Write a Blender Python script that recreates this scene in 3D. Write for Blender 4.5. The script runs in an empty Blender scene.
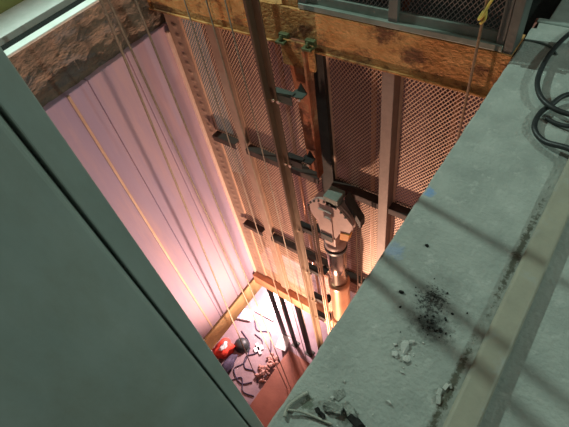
import bpy, bmesh, math, random
from mathutils import Vector, Matrix, noise
random.seed(7)
D = bpy.data
C = bpy.context.scene.collection
V = Vector
ZO = 1.5            # all heights below are written with the camera at 0; the landing floor ends up at z = 0

# ------------------------------------------------------------------ helpers
def newbm(): return bmesh.new()

def box(bm, x0, x1, y0, y1, z0, z1, bev=0.0, seg=2):
    m = bmesh.ops.create_cube(bm, size=1.0)
    vs = m['verts']
    for v in vs:
        v.co = V((x0 + (v.co.x + .5) * (x1 - x0), y0 + (v.co.y + .5) * (y1 - y0), z0 + (v.co.z + .5) * (z1 - z0)))
    if bev > 0:
        es = list({e for v in vs for e in v.link_edges})
        bmesh.ops.bevel(bm, geom=es, offset=bev, segments=seg, profile=.5, affect='EDGES')

def rbox(bm, c, size, rot=(0, 0, 0), bev=0.0):
    from mathutils import Euler
    t = bmesh.new()
    s = V(size) / 2
    box(t, -s.x, s.x, -s.y, s.y, -s.z, s.z, bev)
    M = Matrix.Translation(V(c)) @ Euler(rot).to_matrix().to_4x4()
    merge(bm, t, M)

def merge(bm, t, M=None):
    if M is not None: bmesh.ops.transform(t, matrix=M, verts=t.verts[:])
    me = D.meshes.new('tmp'); t.to_mesh(me); t.free(); bm.from_mesh(me); D.meshes.remove(me)

def frame_of(d):
    d = d.normalized()
    a = V((0, 0, 1)) if abs(d.z) < .9 else V((1, 0, 0))
    u = d.cross(a).normalized()
    return u, d.cross(u).normalized()

def tube(bm, pts, r, n=8, caps=True):
    pts = [V(p) for p in pts]
    rr = r if isinstance(r, (list, tuple)) else [r] * len(pts)
    rings = []
    u = None
    for i, p in enumerate(pts):
        d = (pts[min(i + 1, len(pts) - 1)] - pts[max(i - 1, 0)]).normalized()
        if u is None: u, w = frame_of(d)
        else:
            u = (u - d * u.dot(d)).normalized(); w = d.cross(u)
        rings.append([bm.verts.new(p + (u * math.cos(2 * math.pi * k / n) + w * math.sin(2 * math.pi * k / n)) * rr[i]) for k in range(n)])
    for a, b in zip(rings, rings[1:]):
        for k in range(n):
            bm.faces.new((a[k], a[(k + 1) % n], b[(k + 1) % n], b[k])).smooth = True
    if caps:
        bm.faces.new(rings[0][::-1]); bm.faces.new(rings[-1])

def spline(pts, k=8):
    P = [V(p) for p in pts]; out = []
    P = [P[0] * 2 - P[1]] + P + [P[-1] * 2 - P[-2]]
    for i in range(1, len(P) - 2):
        for j in range(k):
            t = j / k
            out.append(.5 * ((2 * P[i]) + (P[i + 1] - P[i - 1]) * t + (2 * P[i - 1] - 5 * P[i] + 4 * P[i + 1] - P[i + 2]) * t * t + (3 * P[i] - P[i - 1] - 3 * P[i + 1] + P[i + 2]) * t ** 3))
    out.append(P[-2]); return out

def lathe(bm, prof, c, axis='Z', n=32):
    """prof: list of (radius, height)"""
    rings = []
    for r, h in prof:
        ring = []
        for k in range(n):
            a = 2 * math.pi * k / n
            x, y = r * math.cos(a), r * math.sin(a)
            p = V((x, y, h)) if axis == 'Z' else V((x, h, y))
            ring.append(bm.verts.new(V(c) + p))
        rings.append(ring)
    for a, b in zip(rings, rings[1:]):
        for k in range(n):
            bm.faces.new((a[k], a[(k + 1) % n], b[(k + 1) % n], b[k])).smooth = True
    bm.faces.new(rings[0][::-1]); bm.faces.new(rings[-1])

def prism(bm, poly, y0, y1):
    """poly in (x, z), extruded along y"""
    a = [bm.verts.new((x, y0, z)) for x, z in poly]; b = [bm.verts.new((x, y1, z)) for x, z in poly]
    n = len(poly)
    bm.faces.new(a); bm.faces.new(b[::-1])
    for k in range(n): bm.faces.new((a[k], b[k], b[(k + 1) % n], a[(k + 1) % n]))

def chunk(bm, c, s, seed, flat=.6, sub=2, amp=.35):
    t = bmesh.new()
    bmesh.ops.create_icosphere(t, subdivisions=sub, radius=1.0)
    for v in t.verts:
        n = noise.noise(v.co * 1.3 + V((seed * 3.7, seed, -seed))) * amp * 1.6 + noise.noise(v.co * 3.1 + V((seed, 0, seed))) * amp * .7
        v.co *= 1 + n
        v.co.z = max(v.co.z, -.6)
    merge(bm, t, Matrix.Translation(V(c)) @ Matrix.Rotation(seed * 1.7, 4, 'Z') @ Matrix.Diagonal((s, s * .75, s * flat, 1)))

def obj(name, bm, m, parent=None, smooth_angle=None):
    bmesh.ops.recalc_face_normals(bm, faces=bm.faces[:])
    me = D.meshes.new(name); bm.to_mesh(me); bm.free()
    o = D.objects.new(name, me); C.objects.link(o)
    if m: me.materials.append(m)
    if parent is None:                           # origin to the base of the thing
        n = len(me.vertices)
        xs = [v.co.x for v in me.vertices]; ys = [v.co.y for v in me.vertices]; zs = [v.co.z for v in me.vertices]
        b = V(((min(xs) + max(xs)) / 2, (min(ys) + max(ys)) / 2, min(zs)))
        me.transform(Matrix.Translation(-b)); o.location = b + V((0, 0, ZO))
    else:
        o.parent = parent
        base, q = V((0, 0, -ZO)), parent
        while q: base = base + q.location; q = q.parent
        me.transform(Matrix.Translation(-base))
    return o

def thing(name, label, cat, loc, group=None):
    o = D.objects.new(name, None); C.objects.link(o); o.empty_display_size = .1
    o.location = V(loc) + V((0, 0, ZO)); return tag(o, label, cat, group)

def tag(o, label, cat, group=None, kind=None):
    o['label'] = label; o['category'] = cat
    if group: o['group'] = group
    if kind: o['kind'] = kind
    return o

def struct(name, bm, m, label=None):
    o = obj(name, bm, m); o['kind'] = 'structure'
    if label: o['label'] = label
    return o

# ------------------------------------------------------------------ materials
def mat(name, c1, c2=None, scale=4.0, rough=.7, metal=0.0, bump=.15, detail=6, stretch=(1, 1, 1), c3=None, s3=1.0, t3=(.5, .62), bscale=None, spec=.4):
    m = D.materials.new(name); m.use_nodes = True
    N, L = m.node_tree.nodes, m.node_tree.links
    b = N['Principled BSDF']; b.inputs['Roughness'].default_value = rough; b.inputs['Metallic'].default_value = metal
    b.inputs['Specular IOR Level'].default_value = spec
    g = N.new('ShaderNodeNewGeometry'); mp = N.new('ShaderNodeMapping'); mp.inputs['Scale'].default_value = stretch
    L.new(g.outputs['Position'], mp.inputs['Vector'])
    t = N.new('ShaderNodeTexNoise'); t.inputs['Scale'].default_value = scale; t.inputs['Detail'].default_value = detail; t.inputs['Roughness'].default_value = .62
    L.new(mp.outputs['Vector'], t.inputs['Vector'])
    r = N.new('ShaderNodeValToRGB'); r.color_ramp.elements[0].position = .34; r.color_ramp.elements[1].position = .66
    c2 = c2 or tuple(x * .8 for x in c1)
    r.color_ramp.elements[0].color = (*c2, 1); r.color_ramp.elements[1].color = (*c1, 1)
    L.new(t.outputs['Fac'], r.inputs['Fac'])
    col = r.outputs['Color']
    if c3:
        t3n = N.new('ShaderNodeTexNoise'); t3n.inputs['Scale'].default_value = s3; t3n.inputs['Detail'].default_value = 8; t3n.inputs['Roughness'].default_value = .7
        L.new(mp.outputs['Vector'], t3n.inputs['Vector'])
        mr = N.new('ShaderNodeMapRange'); mr.inputs['From Min'].default_value = t3[0]; mr.inputs['From Max'].default_value = t3[1]
        L.new(t3n.outputs['Fac'], mr.inputs['Value'])
        mx = N.new('ShaderNodeMix'); mx.data_type = 'RGBA'; L.new(mr.outputs['Result'], mx.inputs['Factor'])
        L.new(col, mx.inputs['A']); mx.inputs['B'].default_value = (*c3, 1); col = mx.outputs['Result']
    L.new(col, b.inputs['Base Color'])
    if bump:
        t2 = N.new('ShaderNodeTexNoise'); t2.inputs['Scale'].default_value = bscale or scale * 6; t2.inputs['Detail'].default_value = 5
        L.new(mp.outputs['Vector'], t2.inputs['Vector'])
        bp = N.new('ShaderNodeBump'); bp.inputs['Strength'].default_value = bump; bp.inputs['Distance'].default_value = .02
        L.new(t2.outputs['Fac'], bp.inputs['Height']); L.new(bp.outputs['Normal'], b.inputs['Normal'])
    m['col'] = 1
    return m

def emit(name, c, s):
    m = D.materials.new(name); m.use_nodes = True
    b = m.node_tree.nodes['Principled BSDF']; b.inputs['Emission Color'].default_value = (*c, 1); b.inputs['Emission Strength'].default_value = s
    return m

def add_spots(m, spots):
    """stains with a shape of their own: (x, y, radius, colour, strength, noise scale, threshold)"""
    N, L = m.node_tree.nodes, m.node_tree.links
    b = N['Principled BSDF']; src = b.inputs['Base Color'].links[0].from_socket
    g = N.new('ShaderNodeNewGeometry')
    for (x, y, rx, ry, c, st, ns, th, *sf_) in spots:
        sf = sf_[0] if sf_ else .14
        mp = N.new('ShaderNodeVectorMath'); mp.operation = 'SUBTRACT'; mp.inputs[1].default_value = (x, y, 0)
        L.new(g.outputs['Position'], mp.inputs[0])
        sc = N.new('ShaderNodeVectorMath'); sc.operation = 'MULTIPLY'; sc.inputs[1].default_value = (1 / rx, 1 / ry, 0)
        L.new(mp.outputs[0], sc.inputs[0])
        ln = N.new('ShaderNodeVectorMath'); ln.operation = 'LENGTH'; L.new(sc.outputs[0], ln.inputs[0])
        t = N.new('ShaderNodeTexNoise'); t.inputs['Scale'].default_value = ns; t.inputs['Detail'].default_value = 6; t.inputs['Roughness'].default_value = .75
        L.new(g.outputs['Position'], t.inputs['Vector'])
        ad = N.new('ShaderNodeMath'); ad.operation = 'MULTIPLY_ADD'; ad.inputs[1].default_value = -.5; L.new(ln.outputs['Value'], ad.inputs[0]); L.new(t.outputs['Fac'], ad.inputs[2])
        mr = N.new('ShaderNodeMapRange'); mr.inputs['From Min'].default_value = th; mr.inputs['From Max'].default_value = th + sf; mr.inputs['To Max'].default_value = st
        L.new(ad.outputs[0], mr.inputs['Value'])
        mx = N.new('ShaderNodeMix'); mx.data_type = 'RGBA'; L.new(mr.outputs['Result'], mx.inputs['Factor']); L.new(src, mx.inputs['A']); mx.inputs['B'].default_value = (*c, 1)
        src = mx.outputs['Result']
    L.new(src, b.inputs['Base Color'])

M_conc = mat('landing_concrete', (.40, .43, .39), (.29, .32, .29), 5, .85, bump=.35, c3=(.46, .48, .44), s3=14, t3=(.56, .7), bscale=60)
add_spots(M_conc, [
    (-.150, .712, .11, .09, (.010, .010, .009), .9, 45, .12, .34),
    (-.17, .76, .16, .20, (.04, .04, .034), .4, 25, .06, .4),
    (-.185, .80, .14, .17, (.02, .02, .018), .95, 70, .32),
    (-.392, .925, .06, .06, (.24, .32, .50), .6, 30, .12, .2),
    (-.405, 1.262, .035, .04, (.20, .34, .60), .8, 40, .15),
    (-.182, .575, .075, .06, (.62, .64, .60), .8, 60, .3),
    (-.36, .27, .09, .10, (.09, .11, .07), .8, 40, .33),
    (-.23, .30, .12, .08, (.10, .12, .09), .75, 40, .33),
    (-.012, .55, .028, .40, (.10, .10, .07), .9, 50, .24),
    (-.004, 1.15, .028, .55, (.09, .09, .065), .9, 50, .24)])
M_floor2 = mat('far_landing_concrete', (.32, .36, .33), (.24, .28, .25), 7, .85, bump=.3)
M_curb = mat('curb_paint', (.37, .355, .275), (.29, .28, .22), 6, .5, bump=.12, c3=(.34, .36, .33), s3=8, t3=(.55, .7))
M_door = mat('door_paint', (.40, .44, .405), (.29, .335, .305), 3.0, .42, .1, bump=.03, c3=(.27, .275, .215), s3=2.6, t3=(.45, .75), bscale=3, stretch=(1, 1.6, .7))
M_plaster = mat('shaft_plaster', (.42, .365, .54), (.36, .31, .48), 2.2, .75, bump=.05, stretch=(1, 1, .12), c3=(.54, .40, .47), s3=2.4, t3=(.45, .7))
M_rough = mat('rough_concrete', (.33, .27, .21), (.16, .135, .11), 4, .95, bump=1.0, detail=10, stretch=(1, 1, 2.5), bscale=25, c3=(.20, .20, .195), s3=3, t3=(.52, .62))
M_ring = mat('ring_concrete', (.80, .64, .38), (.64, .5, .29), 5, .9, bump=.4)
M_rust = mat('rust_beam', (.60, .33, .125), (.42, .19, .055), 7, .9, .0, bump=.7, c3=(.14, .055, .02), s3=3.6, t3=(.52, .62), stretch=(1, 1, 1.4))
M_rust2 = mat('rust_channel', (.42, .14, .06), (.17, .055, .028), 6, .85, .1, bump=.4, c3=(.36, .2, .1), s3=5, t3=(.55, .65))
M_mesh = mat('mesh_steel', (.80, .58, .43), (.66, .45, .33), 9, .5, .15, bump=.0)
M_post = mat('post_paint', (.36, .26, .20), (.27, .19, .15), 5, .6, .15, bump=.15)
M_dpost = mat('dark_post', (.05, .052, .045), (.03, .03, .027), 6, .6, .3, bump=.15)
M_dgreen = mat('dark_green_steel', (.08, .10, .085), (.055, .07, .06), 7, .55, .2, bump=.15)
M_dark = mat('dark_bracket', (.025, .022, .02), (.015, .013, .013), 8, .6, .2, bump=.1)
M_rail = mat('guide_rail_steel', (.20, .145, .10), (.13, .095, .065), 6, .42, .55, bump=.1, stretch=(1, 1, .2))
M_cross = mat('cross_rail_paint', (.07, .045, .035), (.045, .03, .025), 5, .75, .1, bump=.2)
M_green = mat('green_grey_steel', (.24, .28, .245), (.16, .20, .17), 7, .55, .2, bump=.15)
M_gate = mat('gate_steel', (.15, .165, .15), (.10, .11, .10), 6, .55, .2, bump=.12)
M_gmesh = mat('gate_mesh_steel', (.19, .175, .16), (.14, .13, .12), 8, .5, .2, bump=0)
M_clip = mat('green_clip', (.10, .115, .045), (.06, .07, .03), 12, .6, .2, bump=.2)
M_bolt = mat('bolt_zinc', (.75, .66, .52), None, 20, .25, .8, bump=0)
M_rope = mat('wire_rope', (.36, .31, .24), (.24, .20, .155), 60, .5, .2, bump=.3, stretch=(1, 1, .5))
M_ropec = mat('sheave_rope', (.62, .40, .28), (.45, .28, .2), 60, .5, .3, bump=.3)
M_sheave = mat('sheave_primer', (.56, .42, .37), (.46, .34, .3), 6, .55, .1, bump=.1)
M_copper = mat('jack_casing', (.62, .33, .20), (.5, .25, .15), 4, .3, .6, bump=.05)
M_chrome = mat('piston_chrome', (.72, .58, .50), None, 5, .18, .95, bump=0)
M_black = mat('black_rubber', (.03, .036, .036), (.018, .02, .02), 20, .45, bump=.1)
M_black2 = mat('black_grit', (.02, .02, .018), None, 20, .9, bump=.1)
M_chip = mat('plaster_chip', (.60, .61, .56), (.46, .48, .44), 30, .9, bump=.3)
M_dchip = mat('broken_concrete', (.36, .38, .34), (.22, .24, .21), 25, .95, bump=.5)
M_twig = mat('pale_cord', (.46, .47, .40), (.3, .31, .26), 30, .9, bump=.3)
M_pit = mat('pit_floor', (.34, .24, .25), (.25, .17, .19), 3, .85, bump=.3)
M_pitw = mat('pit_wall', (.30, .24, .24), (.22, .18, .18), 2, .85, bump=.2)
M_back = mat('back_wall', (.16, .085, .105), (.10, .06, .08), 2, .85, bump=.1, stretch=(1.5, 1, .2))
M_room = mat('room_wall', (.30, .24, .27), (.22, .17, .20), 1.5, .85, bump=.1)
M_ceil = mat('room_ceiling', (.6, .62, .6), None, 2, .9, bump=.1)
M_pale = mat('pale_slab_edge', (.84, .88, .84), (.70, .76, .70), 7, .8, bump=.2)
M_dslot = mat('dark_slot', (.016, .02, .018), (.008, .01, .009), 9, .9, bump=.3)
M_olive = mat('olive_skirting', (.34, .36, .12), (.24, .26, .09), 6, .6, bump=.1)
M_red = mat('red_fabric', (.75, .06, .03), (.5, .03, .02), 8, .7, bump=.3)
M_white = mat('white_sheet', (.86, .84, .84), (.8, .78, .78), 5, .7, bump=.1)
M_blue = mat('blue_print', (.25, .32, .62), None, 10, .7, bump=0)
M_redp = mat('red_oxide_plate', (.34, .13, .085), (.25, .09, .06), 3, .6, .1, bump=.15)
M_navy = mat('dark_cloth', (.07, .055, .10), (.04, .03, .05), 8, .8, bump=.3)
M_yel = mat('yellow_tape', (.62, .47, .10), None, 15, .7, bump=.1)
M_orange = mat('orange_guard', (.75, .30, .03), None, 10, .6, bump=.1)
M_fix = mat('fixture_white', (.75, .76, .74), None, 5, .5, bump=0)
M_brick = mat('red_brick_scar', (.42, .17, .13), (.3, .12, .1), 25, .95, bump=.5)

# ------------------------------------------------------------------ setting
FZ = -1.5
def concrete_slab(bm, x0, x1, y0, y1, z0, z1, nx, ny, amp, edge_amp=0):
    box(bm, x0, x1, y0, y1, z0, z1)
# landing floor beside the opening (chipped edge towards the shaft)
bm = newbm()
ny = 160
ys = [-1.6 + (2.70 + 1.6) * i / ny for i in range(ny + 1)]
def edge_x(y): return -.430 + .005 * noise.noise(V((y * 9, 0, 0))) + .003 * noise.noise(V((y * 40, 5, 0)))
cols = []
for y in ys:
    e = edge_x(y)
    cols.append([bm.verts.new(p) for p in ((e + .004, y, FZ - .35), (e, y, FZ - .008), (e + .010, y, FZ), (2.6, y, FZ), (2.6, y, FZ - .35))])
for a, b in zip(cols, cols[1:]):
    for k in range(5): bm.faces.new((a[k], a[(k + 1) % 5], b[(k + 1) % 5], b[k]))
bm.faces.new(cols[0]); bm.faces.new(cols[-1][::-1])
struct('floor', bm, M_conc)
bm = newbm(); box(bm, -.372, 2.6, 2.735, 5.4, FZ - .35, FZ + .004, .006); struct('floor_far', bm, M_floor2)
bm = newbm(); box(bm, -.425, 2.6, 2.700, 2.735, FZ - .35, FZ + .012, .007); struct('trim_1', bm, M_floor2)
bm = newbm(); rbox(bm, (-.418, 2.69, FZ - .03), (.03, .12, .06), (0, 0, .1), .006); struct('trim_2', bm, M_brick)
# curb
bm = newbm(); box(bm, .013, .098, -1.6, 2.69, FZ, FZ + .042, .012, 3); struct('trim_3', bm, M_curb, 'pale beige curb along the landing floor')
# left floor: pale lip, dark slot, pale floor, olive skirting, wall
bm = newbm(); box(bm, -3.57, -3.475, -1.6, 2.6, FZ - .022, FZ, .005); struct('trim_4', bm, M_pale)
bm = newbm(); box(bm, -3.775, -3.57, -1.6, 2.6, FZ - .18, FZ - .05); struct('trim_5', bm, M_dslot)  # shade inside the recess is put into the near-black colour
bm = newbm(); box(bm, -4.16, -3.775, -1.6, 5.4, FZ - .3, FZ, .005); struct('floor_left', bm, M_pale)
bm = newbm(); box(bm, -4.20, -4.16, -1.6, 5.4, FZ - .3, FZ + .10, .004); struct('baseboard_left', bm, M_olive)
bm = newbm(); box(bm, -4.32, -4.20, -1.6, 5.4, FZ - .3, 1.75); struct('wall_room_left', bm, M_room)
# shaft left wall: rough upper concrete, smooth plaster with joints, ring beam
bm = newbm()
W0, W1 = -1.5, 2.5
nz, nyy = 26, 150
grid = []
for j in range(nz + 1):
    z = -2.06 + (FZ - .024 + 2.06) * j / nz
    row = []
    for i in range(nyy + 1):
        y = W0 + (W1 - W0) * i / nyy
        d = .045 * noise.noise(V((y * 3.2, z * 5, 1.0))) + .022 * noise.noise(V((y * 11, z * 13, 4.0))) + .008 * noise.noise(V((y * 40, z * 40, 4.0)))
        row.append(bm.verts.new((-3.535 + d, y, z)))
    grid.append(row)
for a, b in zip(grid, grid[1:]):
    for i in range(nyy): bm.faces.new((a[i], a[i + 1], b[i + 1], b[i]))
ret = bmesh.ops.extrude_face_region(bm, geom=bm.faces[:])
for v in [e for e in ret['geom'] if isinstance(e, bmesh.types.BMVert)]: v.co.x = -3.60
struct('wall_left_upper', bm, M_rough)
bm = newbm()
js = [W0, -.2, .62, 1.49, 1.93, 2.47]
for a, b in zip(js, js[1:]): box(bm, -3.62, -3.48, a + .006, b - .006, -6.50, -1.995, .008)
box(bm, -3.70, -3.505, W0, 2.47, -6.50, -2.01)
struct('wall_left', bm, M_plaster)
bm = newbm()
for a in (.0,): box(bm, -3.72, -3.455, W0, 2.47, -6.93, -6.53, .012)
struct('trim_6', bm, M_ring)
# far ring beam: dark top, front face
bm = newbm(); box(bm, -3.455, -.46, 2.33, 2.56, -6.62, -6.38, .008); struct('trim_7', bm, mat('far_ring_beam', (.60, .30, .17), (.42, .19, .11), 5, .85, bump=.3))
# wall behind the mesh, room back wall
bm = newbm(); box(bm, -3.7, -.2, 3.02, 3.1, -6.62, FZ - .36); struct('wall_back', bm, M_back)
bm = newbm(); box(bm, -4.2, 2.6, 5.2, 5.4, FZ - .3, 1.75); struct('wall_room_back', bm, M_room)
bm = newbm(); box(bm, -4.16, -.372, 2.62, 5.2, FZ - .36, FZ - .10); struct('floor_back', bm, M_dslot)
bm = newbm(); box(bm, 2.6, 2.75, -1.6, 5.4, FZ - .35, 1.75); struct('wall_room_right', bm, M_room)
bm = newbm(); box(bm, -4.32, 2.75, -1.75, -1.6, FZ - .35, 1.75); struct('wall_room_front', bm, M_room)
bm = newbm(); box(bm, -4.32, 2.75, -1.75, 5.4, 1.75, 1.9); struct('ceiling', bm, M_ceil)
# shaft right and front walls, pit
bm = newbm(); box(bm, -.42, -.25, -1.6, 3.1, -9.2, FZ - .35); struct('wall_right', bm, M_pitw)
bm = newbm(); box(bm, -5.3, -.42, -1.75, -1.6, -9.2, FZ - .35); struct('wall_front', bm, M_pitw)
bm = newbm(); box(bm, -5.6, -.25, -1.75, 4.2, -9.4, -9.2); struct('floor_pit', bm, M_pit)
bm = newbm(); box(bm, -5.6, -5.4, -1.75, 4.2, -9.2, -6.62); struct('wall_pit_left', bm, M_pitw)
bm = newbm(); box(bm, -5.6, -.25, 4.0, 4.2, -9.2, -6.62); struct('wall_pit_back', bm, M_pitw)
bm = newbm(); box(bm, -5.4, -3.72, -1.6, 4.0, -6.62, -6.5); struct('ceiling_pit', bm, M_pitw)
bm = newbm(); box(bm, -3.72, -.25, 3.1, 4.0, -6.62, -6.5); struct('ceiling_pit_back', bm, M_pitw)

# bright strip running down the plaster wall
bm = newbm(); box(bm, -3.478, -3.460, 1.260, 1.286, -6.48, -2.0, .004)
tag(obj('wall_conduit', bm, mat('conduit_brass', (.70, .57, .46), (.6, .48, .39), 8, .35, .2, bump=0)), 'thin tan conduit strip running straight down the smooth pink left wall', 'conduit')
bm = newbm(); box(bm, -3.479, -3.44, 2.395, 2.432, -6.48, -2.05, .006)
tag(obj('corner_bead', bm, mat('bead_pale', (.85, .70, .62), (.75, .6, .54), 8, .35, .2, bump=0)), 'pale bead strip down the inner corner where pink wall meets mesh', 'strip')

# ------------------------------------------------------------------ lift door
t = thing('lift_door', 'dark green grey metal door standing open at the near left', 'door', (-.45, -.7, -1.72))
bm = newbm(); box(bm, -.464, -.440, -1.45, .0985, -1.70, 1.2, .009, 4); obj('door_panel', bm, M_door, t)
bm = newbm(); box(bm, -.472, -.4425, .1025, .1345, -1.70, 1.2, .002); box(bm, -.472, -.462, .08, .106, -1.70, 1.2); obj('edge_flange', bm, M_door, t)

# ------------------------------------------------------------------ beam and gate above it
bm = newbm(); box(bm, -3.49, -.437, 2.345, 2.40, -1.790, -1.505, .004); box(bm, -3.49, -.437, 2.33, 2.345, -1.802, -1.786, .003); box(bm, -3.49, -.437, 2.36, 2.56, -1.52, -1.503)
tag(obj('steel_beam', bm, M_rust), 'wide rusty orange steel beam spanning the far side of the shaft', 'beam')

def lattice(bm, x0, x1, z0, z1, y, px, pz, w, th):
    """diamond mesh of crossing flat strands clipped to a rectangle"""
    sl = pz / px
    for sgn, yo in ((1, 0.0), (-1, th * .9)):
        # lines z = sgn*sl*(x) + c
        cs = [z0 - sl * x1, z0 - sl * x0, z1 - sl * x1, z1 - sl * x0] if sgn > 0 else [z0 + sl * x0, z0 + sl * x1, z1 + sl * x0, z1 + sl * x1]
        c = math.floor(min(cs) / pz) * pz
        while c < max(cs):
            pts = []
            xa, xb = x0, x1
            za, zb = sgn * sl * xa + c, sgn * sl * xb + c
            lo, hi = sorted(((z0 - c) / (sgn * sl), (z1 - c) / (sgn * sl)))
            xa, xb = max(x0, lo), min(x1, hi)
            if xb - xa > px * .15:
                a = V((xa, y + yo, sgn * sl * xa + c)); b = V((xb, y + yo, sgn * sl * xb + c))
                d = (b - a).normalized(); n = V((-d.z, 0, d.x)) * (w if sgn > 0 else w * .6) / 2; q = V((0, th / 2, 0))
                vs = [bm.verts.new(p) for p in (a - n - q, a + n - q, a + n + q, a - n + q, b - n - q, b + n - q, b + n + q, b - n + q)]
                for f in ((0, 1, 2, 3), (7, 6, 5, 4), (0, 4, 5, 1), (1, 5, 6, 2), (2, 6, 7, 3), (3, 7, 4, 0)): bm.faces.new([vs[i] for i in f])
            c += pz

t = thing('mesh_gate', 'grey green framed mesh gate standing on top of the rusty beam', 'gate', (-1.1, 2.38, -1.5))
bm = newbm(); box(bm, -1.83, -.493, 2.345, 2.40, -1.50, -1.462, .004); box(bm, -1.83, -.493, 2.372, 2.40, -1.462, -1.405, .004); obj('bottom_rail', bm, M_green, t)
bm = newbm(); box(bm, -1.80, -.493, 2.35, 2.40, -1.0, -.95, .004); obj('top_rail', bm, M_gate, t)
bm = newbm(); box(bm, -1.172, -1.112, 2.352, 2.398, -1.46, -1.0, .004); obj('mullion', bm, M_gate, t)
for x0, x1 in ((-1.83, -1.77), (-.535, -.492)):
    bm = newbm(); box(bm, x0, x1, 2.352, 2.398, -1.46, -1.0, .004); obj('stile', bm, M_gate, t)
bm = newbm(); lattice(bm, -1.77, -1.17, -1.405, -1.0, 2.385, .028, .036, .0045, .003); obj('mesh', bm, M_gmesh, t)
bm = newbm(); lattice(bm, -1.115, -.535, -1.405, -1.0, 2.385, .028, .036, .0045, .003); obj('mesh', bm, M_gmesh, t)
bm = newbm(); box(bm, -.490, -.440, 2.35, 2.50, -1.55, -.92, .004)
tag(obj('gate_post', bm, M_gate), 'grey steel post at the right end of the upper mesh gate', 'post')
bm = newbm(); box(bm, -1.98, -1.84, 2.36, 2.46, -1.50, 1.75, .004)
tag(obj('rusty_column', bm, M_rust), 'rusty brown column rising from the beam left of the upper mesh gate', 'column')
bm = newbm(); tube(bm, [(-1.25, 2.75, -1.62), (-1.02, 2.9, -.3), (-.95, 2.95, .6)], .022, 10)
tag(obj('brown_pipe', bm, M_rust2), 'slanting brown pipe seen through the upper mesh gate', 'pipe')
bm = newbm(); box(bm, -3.4, -2.02, 2.42, 2.50, -1.5, .6, .004)
tag(obj('rust_panel', bm, M_rust2), 'brown rusty sheet panel above the beam at the top left', 'panel')

# ------------------------------------------------------------------ mesh wall
YM = 2.44
bays = [(-3.25, -2.90, 'narrow mesh screen bay beside the pink left wall'), (-2.77, -1.84, 'mesh screen bay behind the tall guide rail'),
        (-1.70, -1.19, 'mesh screen bay behind the rope sheave'), (-1.10, -.45, 'rightmost mesh screen bay nearest the landing floor')]
for x0, x1, lab in bays:
    t = thing('mesh_screen', lab, 'mesh screen', ((x0 + x1) / 2, YM, -6.38), 'mesh screens of the far shaft wall')
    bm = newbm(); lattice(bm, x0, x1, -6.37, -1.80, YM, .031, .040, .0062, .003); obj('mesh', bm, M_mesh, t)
    bm = newbm()
    for a, b in ((x0, x0 + .018), (x1 - .018, x1)): box(bm, a, b, YM - .004, YM + .008, -6.37, -1.80)
    obj('border', bm, M_mesh, t)
# vertical members
t = thing('corner_post', 'brown corner plate with a strip of raised studs beside the pink wall', 'post', (-3.35, 2.44, -6.38), 'vertical steel posts of the mesh wall')
bm = newbm(); box(bm, -3.44, -3.25, 2.425, 2.45, -6.38, -1.80, .004); obj('plate', bm, M_post, t)
bm = newbm()
rows = []
for k in range(44 * 8 + 1):
    z = -1.95 - k * .098 / 8; q = max(0, math.sin(k / 8 * 2 * math.pi)) ** .7
    rows.append([bm.verts.new((-3.335 + x, 2.424 - h * q - .001, z)) for x, h in ((-.034, 0), (-.022, .006), (0, .010), (.022, .006), (.034, 0))])
for a, b in zip(rows, rows[1:]):
    for i in range(4): bm.faces.new((a[i], a[i + 1], b[i + 1], b[i])).smooth = True
obj('stud_strip', bm, M_post, t)
for x0, x1, y0, y1, m, lab in (
        (-2.90, -2.77, 2.405, 2.45, M_post, 'brown flat post between the two left mesh screen bays'),
        (-1.84, -1.70, 2.395, 2.45, M_dpost, 'dark steel post directly above and behind the rope sheave'),  # near-black colour includes the shadow this post stands in
        (-1.19, -1.10, 2.335, 2.45, mat('mullion_primer', (.27, .20, .165), (.21, .15, .125), 6, .6, .15, bump=.15), 'pale brown steel mullion right of the rope sheave')):
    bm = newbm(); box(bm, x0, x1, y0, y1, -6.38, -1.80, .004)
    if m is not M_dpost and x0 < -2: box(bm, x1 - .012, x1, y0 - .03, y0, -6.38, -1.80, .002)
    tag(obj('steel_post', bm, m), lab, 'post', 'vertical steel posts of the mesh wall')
for z, lab in ((-3.20, 'upper dark cross rail over the mesh wall at sheave height'), (-4.82, 'lower dark cross rail over the mesh wall below the sheave')):
    bm = newbm()
    for a, b in ((-3.24, -2.91), (-2.76, -1.845), (-1.695, -1.195), (-1.095, -.44)):
        box(bm, a, b, 2.345, 2.436, z - .012, z, .002); box(bm, a, b, 2.345, 2.357, z - .075, z - .012, .002)
    box(bm, -3.24, -.44, 2.452, 2.462, z - .07, z)
    tag(obj('cross_rail', bm, M_cross), lab, 'rail', 'cross rails of the mesh wall')
# pipes behind the mesh at the right
for x, lab in ((-.76, 'pale vertical pipe behind the rightmost mesh screen'), (-1.42, 'vertical pipe seen through the mesh behind the sheave'), (-2.35, 'vertical pipe behind the mesh left of the guide rail')):
    bm = newbm(); tube(bm, [(x, 2.66, -6.5), (x, 2.66, -1.87)], .022, 10)
    tag(obj('pipe', bm, M_copper), lab, 'pipe')

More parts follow.
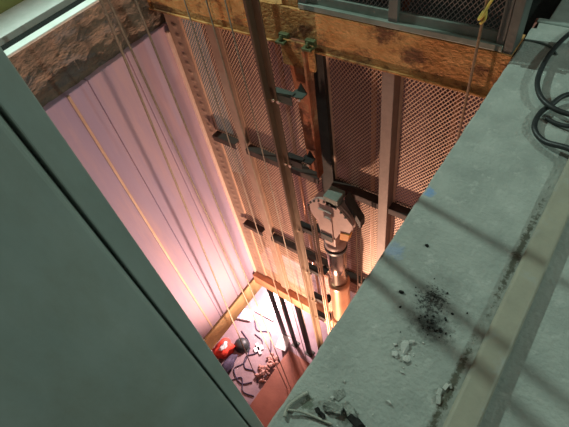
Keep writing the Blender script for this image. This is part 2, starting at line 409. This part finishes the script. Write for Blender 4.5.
# ------------------------------------------------------------------ guide rail and brackets
t = thing('guide_rail', 'tall brown steel guide rail running down past the rusty beam', 'rail', (-2.06, 2.15, -8.95))
bm = newbm(); box(bm, -2.118, -2.062, 2.142, 2.156, -8.945, 1.7, .002); obj('rail_flange', bm, M_rail, t)
bm = newbm(); box(bm, -2.058, -1.99, 2.142, 2.156, -8.945, 1.7, .002); obj('rail_flange', bm, M_rail, t)
bm = newbm(); box(bm, -2.072, -2.050, 2.085, 2.142, -8.945, 1.7, .003); obj('rail_blade', bm, M_rail, t)
def bracket(z, lab, m):
    t = thing('rail_bracket', lab, 'bracket', (-1.95, 2.2, z), 'brackets of the guide rail')
    bm = newbm()
    box(bm, -2.05, -1.87, 2.168, 2.235, z - .010, z, .002)
    box(bm, -1.90, -1.79, 2.20, 2.29, z - .022, z - .012, .002)
    prism(bm, [(-1.88, z - .012), (-1.795, z - .012), (-1.84, z + .07)], 2.27, 2.28)
    obj('bracket_plate', bm, m, t)
    bm = newbm(); box(bm, -2.05, -1.86, 2.158, 2.168, z - .075, z, .002); lip = obj('front_lip', bm, m, t)
    for x in (-2.02, -1.965):
        bm = newbm(); lathe(bm, [(.016, 0), (.016, .014), (.008, .016), (.008, .03)], (x, 2.118, z - .045), 'Y', 6); obj('bolt', bm, M_bolt, lip)
    bm = newbm(); lathe(bm, [(.014, 0), (.014, .014), (.007, .016)], (-1.81, 2.185, z - .025), 'Y', 6); obj('bolt', bm, M_bolt, t)
ords = ['topmost', 'second', 'third', 'fourth', 'fifth', 'lowest']
for k, z in enumerate((-2.12, -2.83, -3.86, -4.72, -5.45, -6.0)):
    bracket(z, ('topmost green grey bracket bolted to the guide rail under the beam' if k == 0 else '%s bracket from the top along the brown guide rail' % ords[k] if k < 5 else 'lowest bracket on the brown guide rail near the pit'), M_dgreen if k == 0 else M_dark)

# rusty channel hung from the beam
t = thing('rusty_channel', 'rusty red steel channel hanging from the beam above the sheave', 'channel', (-1.82, 2.3, -3.0))
bm = newbm(); prism(bm, [(-1.97, -1.72), (-1.74, -1.72), (-1.75, -2.15), (-1.76, -3.05), (-1.90, -3.05), (-1.92, -2.3)], 2.31, 2.33); obj('web', bm, M_rust2, t)
bm = newbm(); box(bm, -1.772, -1.752, 2.25, 2.33, -3.05, -1.75, .003); obj('flange', bm, M_rust2, t)
bm = newbm(); box(bm, -1.99, -1.70, 2.29, 2.31, -1.93, -1.72, .004); obj('head_plate', bm, M_rust, t)
for x in (-1.965, -1.735):
    bm = newbm(); box(bm, x - .04, x + .04, 2.25, 2.335, -1.745, -1.725, .004); box(bm, x - .04, x + .04, 2.30, 2.335, -1.725, -1.69, .004)
    o = obj('clip', bm, M_clip, t); o['label'] = 'green beam clip'
    bm = newbm(); lathe(bm, [(.018, 0), (.018, .02), (.01, .025), (.01, .04)], (x, 2.275, -1.726), 'Z', 6); obj('bolt', bm, M_clip, o)

# ------------------------------------------------------------------ rope sheave and hydraulic jack
sx, sz = -1.555, -3.34
t = thing('rope_sheave', 'pinkish rope sheave head in its yoke on top of the hydraulic piston', 'pulley', (sx, 2.12, -3.72))
bm = newbm()
R = .24
lathe(bm, [(.10, -.050), (R - .055, -.050), (R - .045, -.042), (R - .012, -.046), (R, -.040), (R - .004, -.028), (R - .03, -.012), (R - .03, .012), (R - .004, .028), (R, .040), (R - .012, .046), (.10, .05)], (sx, 2.15, sz), 'Y', 48)
obj('wheel', bm, M_sheave, t)
bm = newbm()
prism(bm, [(sx - .20, sz + .10), (sx - .10, sz + .25), (sx + .03, sz + .27), (sx + .12, sz + .22), (sx + .255, sz + .06), (sx + .215, sz - .10), (sx + .115, sz - .14), (sx + .05, sz - .30), (sx - .11, sz - .30), (sx - .14, sz - .12)], 2.070, 2.088)
cheek = obj('cheek_plate', bm, M_sheave, t)
bm = newbm(); prism(bm, [(sx - .10, sz + .12), (sx + .04, sz + .12), (sx + .04, sz - .33), (sx - .10, sz - .33)], 2.050, 2.068); obj('yoke_strap', bm, M_sheave, t)
bm = newbm(); box(bm, sx - .095, sx + .035, 2.035, 2.05, sz - .325, sz - .235, .003); o = obj('keeper_plate', bm, M_dpost, t); o['label'] = 'dark keeper plate'
bm = newbm(); lathe(bm, [(.05, 0), (.05, .022), (.03, .025)], (sx + .01, 2.025, sz + .02), 'Y', 24); obj('axle_boss', bm, M_sheave, t)
for k in range(9):
    a = math.radians(38 + k * 15)
    bm = newbm(); lathe(bm, [(.012, 0), (.012, .012)], (sx + math.cos(a) * .235, 2.06, sz + math.sin(a) * .235), 'Y', 6); obj('bolt', bm, M_dpost, cheek)
bm = newbm(); prism(bm, [(sx + .12, sz - .13), (sx + .22, sz - .10), (sx + .20, sz - .21), (sx + .11, sz - .24)], 2.06, 2.12); o = obj('rope_guard', bm, M_orange, t); o['label'] = 'orange rope guard'
bm = newbm(); box(bm, sx - .03, sx + .115, 2.06, 2.20, sz + .27, sz + .335, .006); box(bm, sx - .02, sx + .10, 2.07, 2.18, sz + .20, sz + .27, .004); o = obj('guide_shoe', bm, M_green, t); o['label'] = 'green grey guide shoe box'
bm = newbm(); prism(bm, [(sx + .15, sz + .34), (sx + .15, sz + .26), (sx + .30, sz - .02), (sx + .30, sz + .08)], 2.13, 2.21); obj('sheave_shade', bm, M_dpost, t)  # dark piece standing in for the shadow behind the sheave
bm = newbm(); box(bm, sx - .075, sx + .055, 2.06, 2.22, sz - .42, sz - .28, .01); obj('yoke_base', bm, M_sheave, t)

jx, jy = -1.57, 2.16
t = thing('hydraulic_jack', 'shiny hydraulic jack with copper coloured casing under the sheave', 'jack', (jx, jy, -8.95))
bm = newbm(); lathe(bm, [(.06, -3.92), (.105, -3.90), (.115, -3.86), (.115, -3.80), (.095, -3.76), (.02, -3.755)][::-1], (jx, jy, 0), 'Z', 40); obj('piston_cap', bm, M_sheave, t)
bm = newbm(); lathe(bm, [(.118, -3.93), (.122, -3.90), (.122, -3.865), (.10, -3.86)], (jx, jy, 0), 'Z', 40); o = obj('seal_ring', bm, M_black, t); o['label'] = 'black seal ring'
bm = newbm(); lathe(bm, [(.102, -4.62), (.102, -3.925)], (jx, jy, 0), 'Z', 48); obj('piston', bm, M_chrome, t)
bm = newbm(); lathe(bm, [(.118, -8.945), (.118, -4.70), (.128, -4.69), (.128, -4.62), (.104, -4.60)], (jx, jy, 0), 'Z', 48); obj('casing', bm, M_copper, t)
bm = newbm(); lathe(bm, [(.137, -5.62), (.145, -5.60), (.145, -5.52), (.137, -5.50)], (jx, jy, 0), 'Z', 40); obj('collar', bm, M_copper, t)

# ------------------------------------------------------------------ ropes
def rope(pts, r, lab, m=None, group=None, name='wire_rope'):
    bm = newbm(); tube(bm, pts, r, 8)
    return tag(obj(name, bm, m or M_rope), lab, 'rope', group)
PT = -8.95
G1 = 'hoist ropes hanging near the left wall'
rope([(-2.455, 1.365, 1.74), (-2.53, 1.40, -1.1), (-3.29, 1.42, PT)], .0095, 'leftmost of the hoist ropes hanging before the pink left wall', group=G1)
rope([(-2.44, 1.42, 1.74), (-2.485, 1.42, -1.1), (-2.66, 1.60, PT)], .008, 'hoist rope hanging just right of the leftmost one', group=G1)
rope([(-2.40, 1.55, 1.74), (-2.42, 1.55, -1.1), (-2.60, 1.64, PT)], .008, 'hoist rope set apart to the right before the pink left wall', group=G1)
rope([(-2.86, 2.25, 1.74), (-2.86, 2.25, -8.95)], .006, 'thin rope in front of the brown flat post of the mesh wall', group='thin ropes before the mesh wall')
rope([(-2.61, 2.25, 1.74), (-2.61, 2.25, -8.95)], .006, 'middle thin rope before the mesh between post and guide rail', group='thin ropes before the mesh wall')
rope([(-2.41, 2.25, 1.74), (-2.41, 2.25, -8.95)], .006, 'thin rope nearest the left side of the guide rail', group='thin ropes before the mesh wall')
for k, (x, y) in enumerate(((-1.800, 2.135), (-1.800, 2.165), (-1.845, 2.15))):
    pts = [(x, y, -8.95), (x, y, -3.4)]
    rope(pts, .009, ('near rope on the left side of the sheave', 'back rope on the left side of the sheave', 'outermost rope left of the sheave beside the rail')[k], M_ropec, 'ropes dropping from the sheave')
for k, (x, y) in enumerate(((-1.305, 2.14), (-1.275, 2.165))):
    rope([(x, y, -8.95), (x, y, -3.3)], .008, ('inner rope dropping from the right side of the sheave', 'outer rope dropping from the right side of the sheave')[k], M_ropec, 'ropes dropping from the sheave')
t = thing('hanging_rope', 'dark rope with a yellow knot hanging before the upper gate at right', 'rope', (-.60, 2.25, -4.2))
bm = newbm(); tube(bm, [(-.585, 2.25, 1.74), (-.598, 2.25, -1.28), (-.60, 2.25, -4.2)], .008, 8); obj('strand', bm, mat('hanging_rope_fibre', (.26, .15, .08), (.16, .09, .05), 60, .7, bump=.3), t)
bm = newbm(); tube(bm, spline([(-.603, 2.235, -1.30), (-.585, 2.238, -1.27), (-.60, 2.262, -1.24), (-.616, 2.24, -1.28), (-.60, 2.232, -1.26), (-.582, 2.24, -1.20), (-.57, 2.235, -1.17)], 5), .007, 8); o = obj('knot', bm, M_yel, t); o['label'] = 'yellow knot'

# ------------------------------------------------------------------ pit contents
PF = -9.2
t = thing('pit_platform', 'red oxide steel platform on the pit floor at lower right', 'platform', (-1.8, 1.2, PF))
bm = newbm(); box(bm, -3.08, -.46, -.6, 2.25, -9.0, -8.95, .006); obj('deck', bm, M_redp, t)
bm = newbm(); box(bm, -3.05, -2.95, -.55, 2.2, PF, -9.0, .004); obj('side_beam', bm, M_dpost, t)
for x0, x1, y, lab in ((-3.41, -3.33, 2.50, 'dark steel leg under the far ring beam near the corner'), (-3.14, -3.08, 2.50, 'thin dark steel leg under the far ring beam'), (-2.80, -2.70, 2.50, 'third dark leg under the far ring beam by the thin ropes')):
    bm = newbm(); box(bm, x0, x1, y - .03, y + .03, PF, -6.62, .004); box(bm, x0 - .04, x1 + .04, y - .07, y + .07, PF, PF + .015, .002)
    tag(obj('support_post', bm, M_dpost), lab, 'leg', 'steel legs under the ring beam')
# heap of red cloth with dark ball and dark cloth
def blob(name, c, s, seed, m, lab, cat, amp=.35, group=None, sub=3):
    bm = newbm(); chunk(bm, (0, 0, 0), 1.0, seed, 1.0, sub, amp)
    for f in bm.faces: f.smooth = True
    bmesh.ops.transform(bm, matrix=Matrix.Translation(V(c)) @ Matrix.Diagonal((*s, 1)), verts=bm.verts[:])
    zmin = min(v.co.z for v in bm.verts)
    return tag(obj(name, bm, m), lab, cat, group)
blob('red_bag', (-4.33, 1.50, PF + .16), (.19, .30, .22), 2.2, M_red, 'crumpled bright red bag on the pit floor by the left wall', 'bag')
bm = newbm(); lathe(bm, [(.02, .16), (.10, .145), (.15, .09), (.165, .03), (.165, 0), (.15, 0)][::-1], (-4.08, 1.84, PF), 'Z', 24); box(bm, -3.98, -3.88, 1.78, 1.90, PF + .01, PF + .03, .004)
tag(obj('black_helmet', bm, M_black), 'small round black helmet lying beside the red bag', 'helmet')
blob('dark_jacket', (-4.02, 1.33, PF + .07), (.12, .28, .10), 3.1, M_navy, 'dark blue bundle of cloth on the pit floor right of the red bag', 'cloth')
blob('white_rag', (-4.24, 1.54, PF + .38), (.07, .11, .03), 4.4, M_white, 'small white rag lying on top of the red bag', 'rag')
# printed packet
t = thing('striped_packet', 'white packet with blue stripes on the pit floor near the corner', 'packet', (-4.46, 2.44, PF))
bm = newbm(); rbox(bm, (-4.46, 2.44, PF + .04), (.34, .26, .08), (0, 0, .35), .012); obj('packet_body', bm, M_white, t)
for k in range(3):
    bm = newbm(); cc = V((-4.46, 2.44, PF + .083)) + Matrix.Rotation(.35, 3, 'Z') @ V((-.10 + k * .10, 0, 0)); rbox(bm, cc, (.05, .23, .006), (0, 0, .35), .001); obj('stripe', bm, M_blue, t)
# white sheets
bm = newbm(); rbox(bm, (-4.1, 3.0, PF + .03), (.50, .72, .06), (0, 0, .05), .01)
tag(obj('white_board', bm, M_white), 'bright white board lying on the pit floor in the corner', 'board')
bm = newbm(); rbox(bm, (-3.25, 2.30, PF + .30), (.22, .30, .03), (0.1, .1, .2), .006); rbox(bm, (-3.25, 2.30, PF + .14), (.1, .14, .28), (0, 0, .2), .006)
tag(obj('white_box', bm, M_white), 'small white box catching the light between the dark steel legs', 'box')
bm = newbm(); rbox(bm, (-3.72, 1.98, PF + .02), (.20, .10, .04), (0, 0, 1.0), .006); rbox(bm, (-3.72, 1.98, PF + .02), (.06, .26, .04), (0, 0, 1.0), .006)
tag(obj('white_bracket', bm, M_white), 'small white cross shaped bracket on the pit floor', 'bracket')
# cables on the pit floor
cabs = [([(-4.3, 2.1), (-3.95, 1.95), (-3.8, 1.6), (-3.9, 1.35), (-3.6, 1.2), (-3.4, 1.35)], 'dark cable winding across the pit floor from the corner'),
        ([(-4.0, 2.2), (-3.75, 2.15), (-3.7, 1.9), (-3.85, 1.7), (-3.72, 1.5), (-3.5, 1.55), (-3.3, 1.4)], 'dark cable looping past the white bracket on the pit floor'),
        ([(-4.1, 1.15), (-3.85, 1.1), (-3.65, 1.3), (-3.45, 1.1), (-3.2, 1.15)], 'dark cable near the green door edge on the pit floor'),
        ([(-4.2, 2.45), (-4.0, 2.3), (-3.75, 2.4), (-3.55, 2.2), (-3.4, 2.0), (-3.15, 1.9)], 'dark cable running from the white board to the platform')]
for pts, lab in cabs:
    bm = newbm(); tube(bm, spline([(x, y, PF + .013) for x, y in pts], 6), .012, 6)
    tag(obj('pit_cable', bm, M_navy), lab, 'cable', 'cables on the pit floor')
# rubble heap
M_rub = mat('brick_rubble', (.36, .14, .10), (.46, .28, .24), 14, .95, bump=.4)
for k in range(46):
    a = random.random() * 6.28; rr = random.random() ** .6
    x, y = -3.28 + math.cos(a) * rr * .20, 1.78 + math.sin(a) * rr * .34
    bm = newbm(); chunk(bm, (x, y, PF + .03 + .10 * (1 - rr)), .03 + .035 * random.random(), k + .3, .8, 1)
    tag(obj('brick_fragment', bm, M_rub), 'piece of red brick rubble in the heap beside the pit platform', 'rubble', 'brick rubble on the pit floor')
# the work lamp that lights the shaft
LP = V((-1.62, .98, -6.65))
t = thing('work_lamp', 'work lamp on a stand at the pit bottom under the landing', 'lamp', (LP.x, LP.y, -8.95))
bm = newbm(); box(bm, LP.x - .10, LP.x + .10, LP.y - .16, LP.y - .10, LP.z - .18, LP.z - .03, .01); obj('housing', bm, M_black, t)
bm = newbm(); tube(bm, [(LP.x, LP.y - .13, -8.95), (LP.x, LP.y - .13, LP.z - .17)], .015, 8)
for a in (0, 2.1, 4.2): tube(bm, [(LP.x, LP.y - .13, -8.8), (LP.x + .16 * math.cos(a), LP.y - .13 + .16 * math.sin(a), -8.945)], .01, 6)
obj('stand', bm, M_black, t)

# ------------------------------------------------------------------ cables and debris on the landing
zc = FZ + .013
def ccurve(p, r, z=None): return spline([(x, y, (q if len(t_) > 2 else zc)) for t_ in p for x, y, q in [((*t_, zc)[:3])]], 8)
pts = [(.02, 3.05, zc), (-.10, 2.85, zc + .01), (-.215, 2.66, zc + .012), (-.262, 2.42, zc + .02), (-.262, 2.20, zc + .025), (-.232, 2.06, zc + .028), (-.165, 1.965, zc + .03), (-.06, 1.93, zc + .03), (.10, 1.95, zc + .045), (.4, 2.05, zc)]
bm = newbm(); tube(bm, spline(pts, 8), .0125, 10)
tag(obj('black_cable', bm, M_black), 'thick black cable curving wide across the far end of the landing', 'cable', 'black cables on the landing')
pts = [(.4, 2.2, zc), (.10, 2.12, zc + .045), (-.09, 2.075, zc + .03), (-.145, 1.99, zc + .012), (-.172, 1.90, zc + .01), (-.160, 1.80, zc + .01), (-.10, 1.735, zc + .012), (.0, 1.70, zc + .04), (.12, 1.66, zc + .045), (.4, 1.7, zc)]
bm = newbm(); tube(bm, spline(pts, 8), .0125, 10)
tag(obj('black_cable', bm, M_black), 'thick black cable making the tighter inner bend on the landing', 'cable', 'black cables on the landing')
pts = [(.4, 1.90, zc), (.10, 1.875, zc + .045), (-.03, 1.875, zc + .012), (-.09, 1.885, zc), (-.14, 1.905, zc - .002)]
bm = newbm(); tube(bm, spline(pts, 8), .010, 10)
tag(obj('black_cable', bm, M_black), 'short black cable end running inside the tighter bend on the landing', 'cable', 'black cables on the landing')
pts = [(-.43, 2.50, FZ + .002), (-.36, 2.50, FZ + .006), (-.29, 2.48, FZ + .006), (-.24, 2.42, FZ + .006)]
bm = newbm(); tube(bm, spline(pts, 6), .006, 8)
tag(obj('grey_cord', bm, mat('grey_cord', (.12, .14, .13), None, 20, .7, bump=.1)), 'thin grey cord running from the floor edge to the thick cable', 'cord')

def shard(bm, c, s, seed, flat):
    rnd = random.Random(seed * 91.7)
    t = bmesh.new()
    for k in range(13):
        d = V((rnd.gauss(0, 1), rnd.gauss(0, 1), rnd.gauss(0, 1))).normalized() * rnd.uniform(.7, 1.15)
        t.verts.new(d)
    g = bmesh.ops.convex_hull(t, input=t.verts[:])
    bmesh.ops.delete(t, geom=[v for v in t.verts if not v.link_faces], context='VERTS')
    merge(bm, t, Matrix.Translation(V(c)) @ Matrix.Rotation(seed * 1.7, 4, 'Z') @ Matrix.Rotation(.2, 4, 'X') @ Matrix.Diagonal((s, s * .75, s * flat, 1)))
def chip(x, y, s, seed, lab, m=M_chip, group='plaster chips on the landing', flat=.45, name='plaster_chip', cat='chip', amp=.35):
    bm = newbm(); shard(bm, (x, y, 0), s, seed, flat)
    zm = min(v.co.z for v in bm.verts)
    bmesh.ops.translate(bm, verts=bm.verts[:], vec=(0, 0, FZ - zm - .0005))
    return tag(obj(name, bm, m), lab, cat, group)
for k in range(34):
    rnd = random.Random(k + 500)
    x, y = (-.182 + rnd.gauss(0, .028), .580 + rnd.gauss(0, .028)) if k < 20 else (-.27 + rnd.gauss(0, .06), .315 + rnd.gauss(0, .03))
    chip(x, y, .0025 + .004 * rnd.random(), k + 31.3, 'tiny pale plaster crumb scattered around the chips on the landing', name='plaster_crumb', cat='crumb', group='tiny plaster crumbs on the landing', flat=.6)
chip(-.185, .592, .026, 1.1, 'largest pale plaster lump in the little heap on the landing', flat=.35)
chip(-.165, .560, .020, 2.4, 'pale plaster lump nearest the curb in the little heap', flat=.4)
chip(-.205, .556, .015, 3.7, 'small bright plaster flake on the near left of the heap', flat=.4)
chip(-.178, .622, .014, 4.2, 'small plaster flake at the far side of the heap', flat=.4)
for k, (x, y, s) in enumerate(((-.026, .545, .011), (-.036, .520, .011), (-.028, .496, .012), (-.014, .555, .007))):
    bm = newbm(); rbox(bm, (x, y, FZ + .005), (s * 1.1, s * 2.1, .007), (.1 * k, .15, -.2 + .3 * k), .0015)
    tag(obj('plaster_flake', bm, M_chip), ('white plaster flake in the middle against the curb', 'pale square plaster flake left of the others by the curb', 'white plaster flake nearest the camera against the curb', 'small pale plaster flake farthest along the curb')[k], 'flake', 'plaster flakes by the curb')
chip(.048, .50, .006, 5.5, 'tiny pale crumb lying on top of the beige curb', name='crumb', cat='crumb', group=None)
chip(-.300, .388, .007, 6.1, 'tiny white pebble on the landing floor near the shaft edge', name='pebble', cat='pebble', group=None, flat=.7)
chip(-.305, .322, .008, 6.6, 'small white pebble just above the broken concrete bits', name='pebble', cat='pebble', group=None, flat=.7)
chip(-.150, .405, .013, 7.3, 'pale round crumb of mortar on the landing right of the rubble', name='mortar_crumb', cat='crumb', group=None, flat=.5)
chip(-.290, .345, .022, 8.3, 'flat pale mortar lump beyond the broken concrete', m=M_dchip, name='mortar_lump', cat='lump', group=None, flat=.3)
# broken concrete at the near corner
def slab_piece(x, y, sx_, sy_, h, rz, lab, m, seed):
    bm = newbm(); rbox(bm, (0, 0, 0), (sx_, sy_, h), (0, 0, 0), .002)
    bmesh.ops.subdivide_edges(bm, edges=bm.edges[:], cuts=3, use_grid_fill=True)
    for v in bm.verts: v.co += V((noise.noise(v.co * 60 + V((seed, 0, 0))), noise.noise(v.co * 60 + V((0, seed, 0))), noise.noise(v.co * 60 + V((0, 0, seed))))) * .008
    bmesh.ops.transform(bm, matrix=Matrix.Translation((x, y, FZ + h / 2)) @ Matrix.Rotation(rz, 4, 'Z') @ Matrix.Rotation(.25, 4, 'X'), verts=bm.verts[:])
    return tag(obj('concrete_piece', bm, m), lab, 'rubble', 'broken concrete on the landing')
slab_piece(-.235, .318, .055, .022, .022, -.45, 'broken concrete piece casting a dark gap at the bottom edge', M_dchip, 1)
slab_piece(-.205, .30, .05, .018, .028, -.2, 'dark broken concrete piece right beside the larger broken one', M_black2, 5)
slab_piece(-.285, .298, .06, .03, .018, .3, 'pale broken concrete slab left of the dark gap', M_dchip, 9)
slab_piece(-.31, .262, .04, .012, .012, -.3, 'dark sliver of broken concrete by the pale cord', M_black2, 12)
bm = newbm(); tube(bm, spline([(-.378, .292, FZ + .009), (-.390, .268, FZ + .010), (-.402, .238, FZ + .010), (-.405, .215, FZ + .010), (-.398, .19, FZ + .009)], 6), .006, 8)
tag(obj('pale_stick', bm, M_twig), 'pale crooked stick lying along the shaft edge at the bottom', 'stick')
bm = newbm(); tube(bm, spline([(-.40, .212, FZ + .016), (-.36, .232, FZ + .012), (-.31, .245, FZ + .008), (-.26, .255, FZ + .008)], 6), .004, 8)
tag(obj('thin_lath', bm, M_twig), 'thin pale lath lying across the debris at the bottom edge', 'stick')
for k in range(60):
    g = random.random() < .5
    x = random.gauss(-.185, .045) if g else random.gauss(-.155, .03)
    y = random.gauss(.80, .07) if g else random.gauss(.715, .025)
    s = .002 + .004 * random.random() ** 2
    bm = newbm(); chunk(bm, (x, y, FZ + s * .4), s, k * 1.3, .7, 1)
    tag(obj('black_crumb', bm, M_black2), 'black crumb of grit in the dark spill on the landing', 'grit', 'black grit crumbs on the landing')
for k, (x, y, s, lab) in enumerate(((-.300, 1.005, .008, 'lone black crumb beyond the dark spill towards the shaft'), (-.29, .775, .009, 'black crumb lying left of the dark spill'), (-.268, .72, .005, 'tiny black crumb between dark spill and shaft edge'), (-.115, .71, .008, 'black crumb just right of the darkest spill'))):
    bm = newbm(); chunk(bm, (x, y, FZ + s * .4), s, k * 2.3 + 9, .7, 2); tag(obj('black_lump', bm, M_black2), lab, 'grit')

# ------------------------------------------------------------------ lights
def light(kind, name, loc, e, col, **k):
    l = D.lights.new(name, kind); l.energy = e; l.color = col
    for a, b in k.items(): setattr(l, a, b)
    o = D.objects.new(name, l); C.objects.link(o); o.location = V(loc) + V((0, 0, ZO)); return o
def aim(o, tgt):
    d = V(tgt) + V((0, 0, ZO)) - o.location; o.rotation_euler = d.to_track_quat('-Z', 'Y').to_euler()

WARM = (1.0, .60, .42)
o = light('SPOT', 'work_lamp_bulb', LP, 900, WARM, shadow_soft_size=.05, spot_size=math.radians(150), spot_blend=.7)
aim(o, (-2.05, 2.44, -4.9))
light('POINT', 'corner_fill_light', (-3.9, 2.9, -8.3), 300, (1.0, .74, .74), shadow_soft_size=.08)  # added fill that brightens the pit corner, no known lamp there
t = thing('added_bulb', 'added bulb on a cord brightening the far corner of the pit', 'lamp', (-3.9, 2.9, -8.25))  # cord, socket and bulb invented to carry the added corner light
bm = newbm(); tube(bm, [(-3.9, 2.9, -6.625), (-3.9, 2.9, -8.10)], .008, 6); obj('cord', bm, M_black, t)
bm = newbm(); lathe(bm, [(.03, -8.18), (.035, -8.16), (.03, -8.10), (.012, -8.08)], (-3.9, 2.9, 0), 'Z', 14); obj('socket', bm, M_black, t)
bm = newbm(); lathe(bm, [(.012, -8.255), (.03, -8.24), (.035, -8.21), (.02, -8.182)], (-3.9, 2.9, 0), 'Z', 16); obj('bulb', bm, emit('added_bulb_glow', (1, .8, .75), 20.0), t)
FL = (.74, 1.0, .88)
def bulkhead(x, y, z, e, r, lab):
    t = thing('ceiling_lamp', lab, 'lamp', (x, y, z))
    bm = newbm(); lathe(bm, [(.10, .0), (.12, .01), (.12, .045), (.10, .05)], (x, y, z), 'Z', 24); obj('housing', bm, M_fix, t)
    bm = newbm(); lathe(bm, [(.015, -.075), (.03, -.06), (.03, -.02), (.02, 0)], (x, y, z), 'Z', 16); obj('bulb', bm, emit('bulb_glow', FL, 20.0), t)
    o = light('SPOT', 'ceiling_lamp_light', (x, y, z - .085), e, FL, shadow_soft_size=r, spot_size=math.radians(106), spot_blend=.5)
    return o
aim(bulkhead(-4.05, 1.84, 1.70, 500, .014, 'round lamp on the ceiling over the left side of the shaft'), (-.35, 1.3, -1.5))
t = thing('wall_lamp', 'round lamp on the right wall of the landing', 'lamp', (2.55, 2.2, .7))
bm = newbm(); box(bm, 2.545, 2.599, 2.08, 2.32, .58, .82, .01); obj('housing', bm, M_fix, t)
bm = newbm(); lathe(bm, [(.02, -.05), (.04, -.03), (.04, .03), (.02, .05)], (2.50, 2.2, .7), 'Z', 16); obj('bulb', bm, emit('wall_bulb_glow', FL, 20.0), t)
o = light('SPOT', 'wall_lamp_light', (2.44, 2.2, .7), 120, FL, shadow_soft_size=.04, spot_size=math.radians(170), spot_blend=.3); aim(o, (-.3, .8, -1.2))

w = D.worlds.new('world'); bpy.context.scene.world = w; w.use_nodes = True
w.node_tree.nodes['Background'].inputs['Color'].default_value = (.6, .75, .7, 1); w.node_tree.nodes['Background'].inputs['Strength'].default_value = .12

# ------------------------------------------------------------------ camera
cam = D.cameras.new('camera'); co = D.objects.new('camera', cam); C.objects.link(co)
cam.sensor_width = 36; cam.lens = 450 / 569 * 36; cam.clip_start = .02; cam.clip_end = 60
Rm = ((0.805, 0.383, -0.454), (0.577, -0.685, 0.444), (-0.141, -0.619, -0.772))
M3 = Matrix(((Rm[0][0], -Rm[0][1], -Rm[0][2]), (Rm[1][0], -Rm[1][1], -Rm[1][2]), (Rm[2][0], -Rm[2][1], -Rm[2][2])))
co.matrix_world = Matrix.Translation((0, 0, ZO)) @ M3.to_4x4().normalized()
sc = bpy.context.scene; sc.camera = co
sc.view_settings.view_transform = 'Standard'; sc.view_settings.look = 'None'; sc.view_settings.gamma = 1; sc.view_settings.exposure = 0; sc.view_settings.use_curve_mapping = False
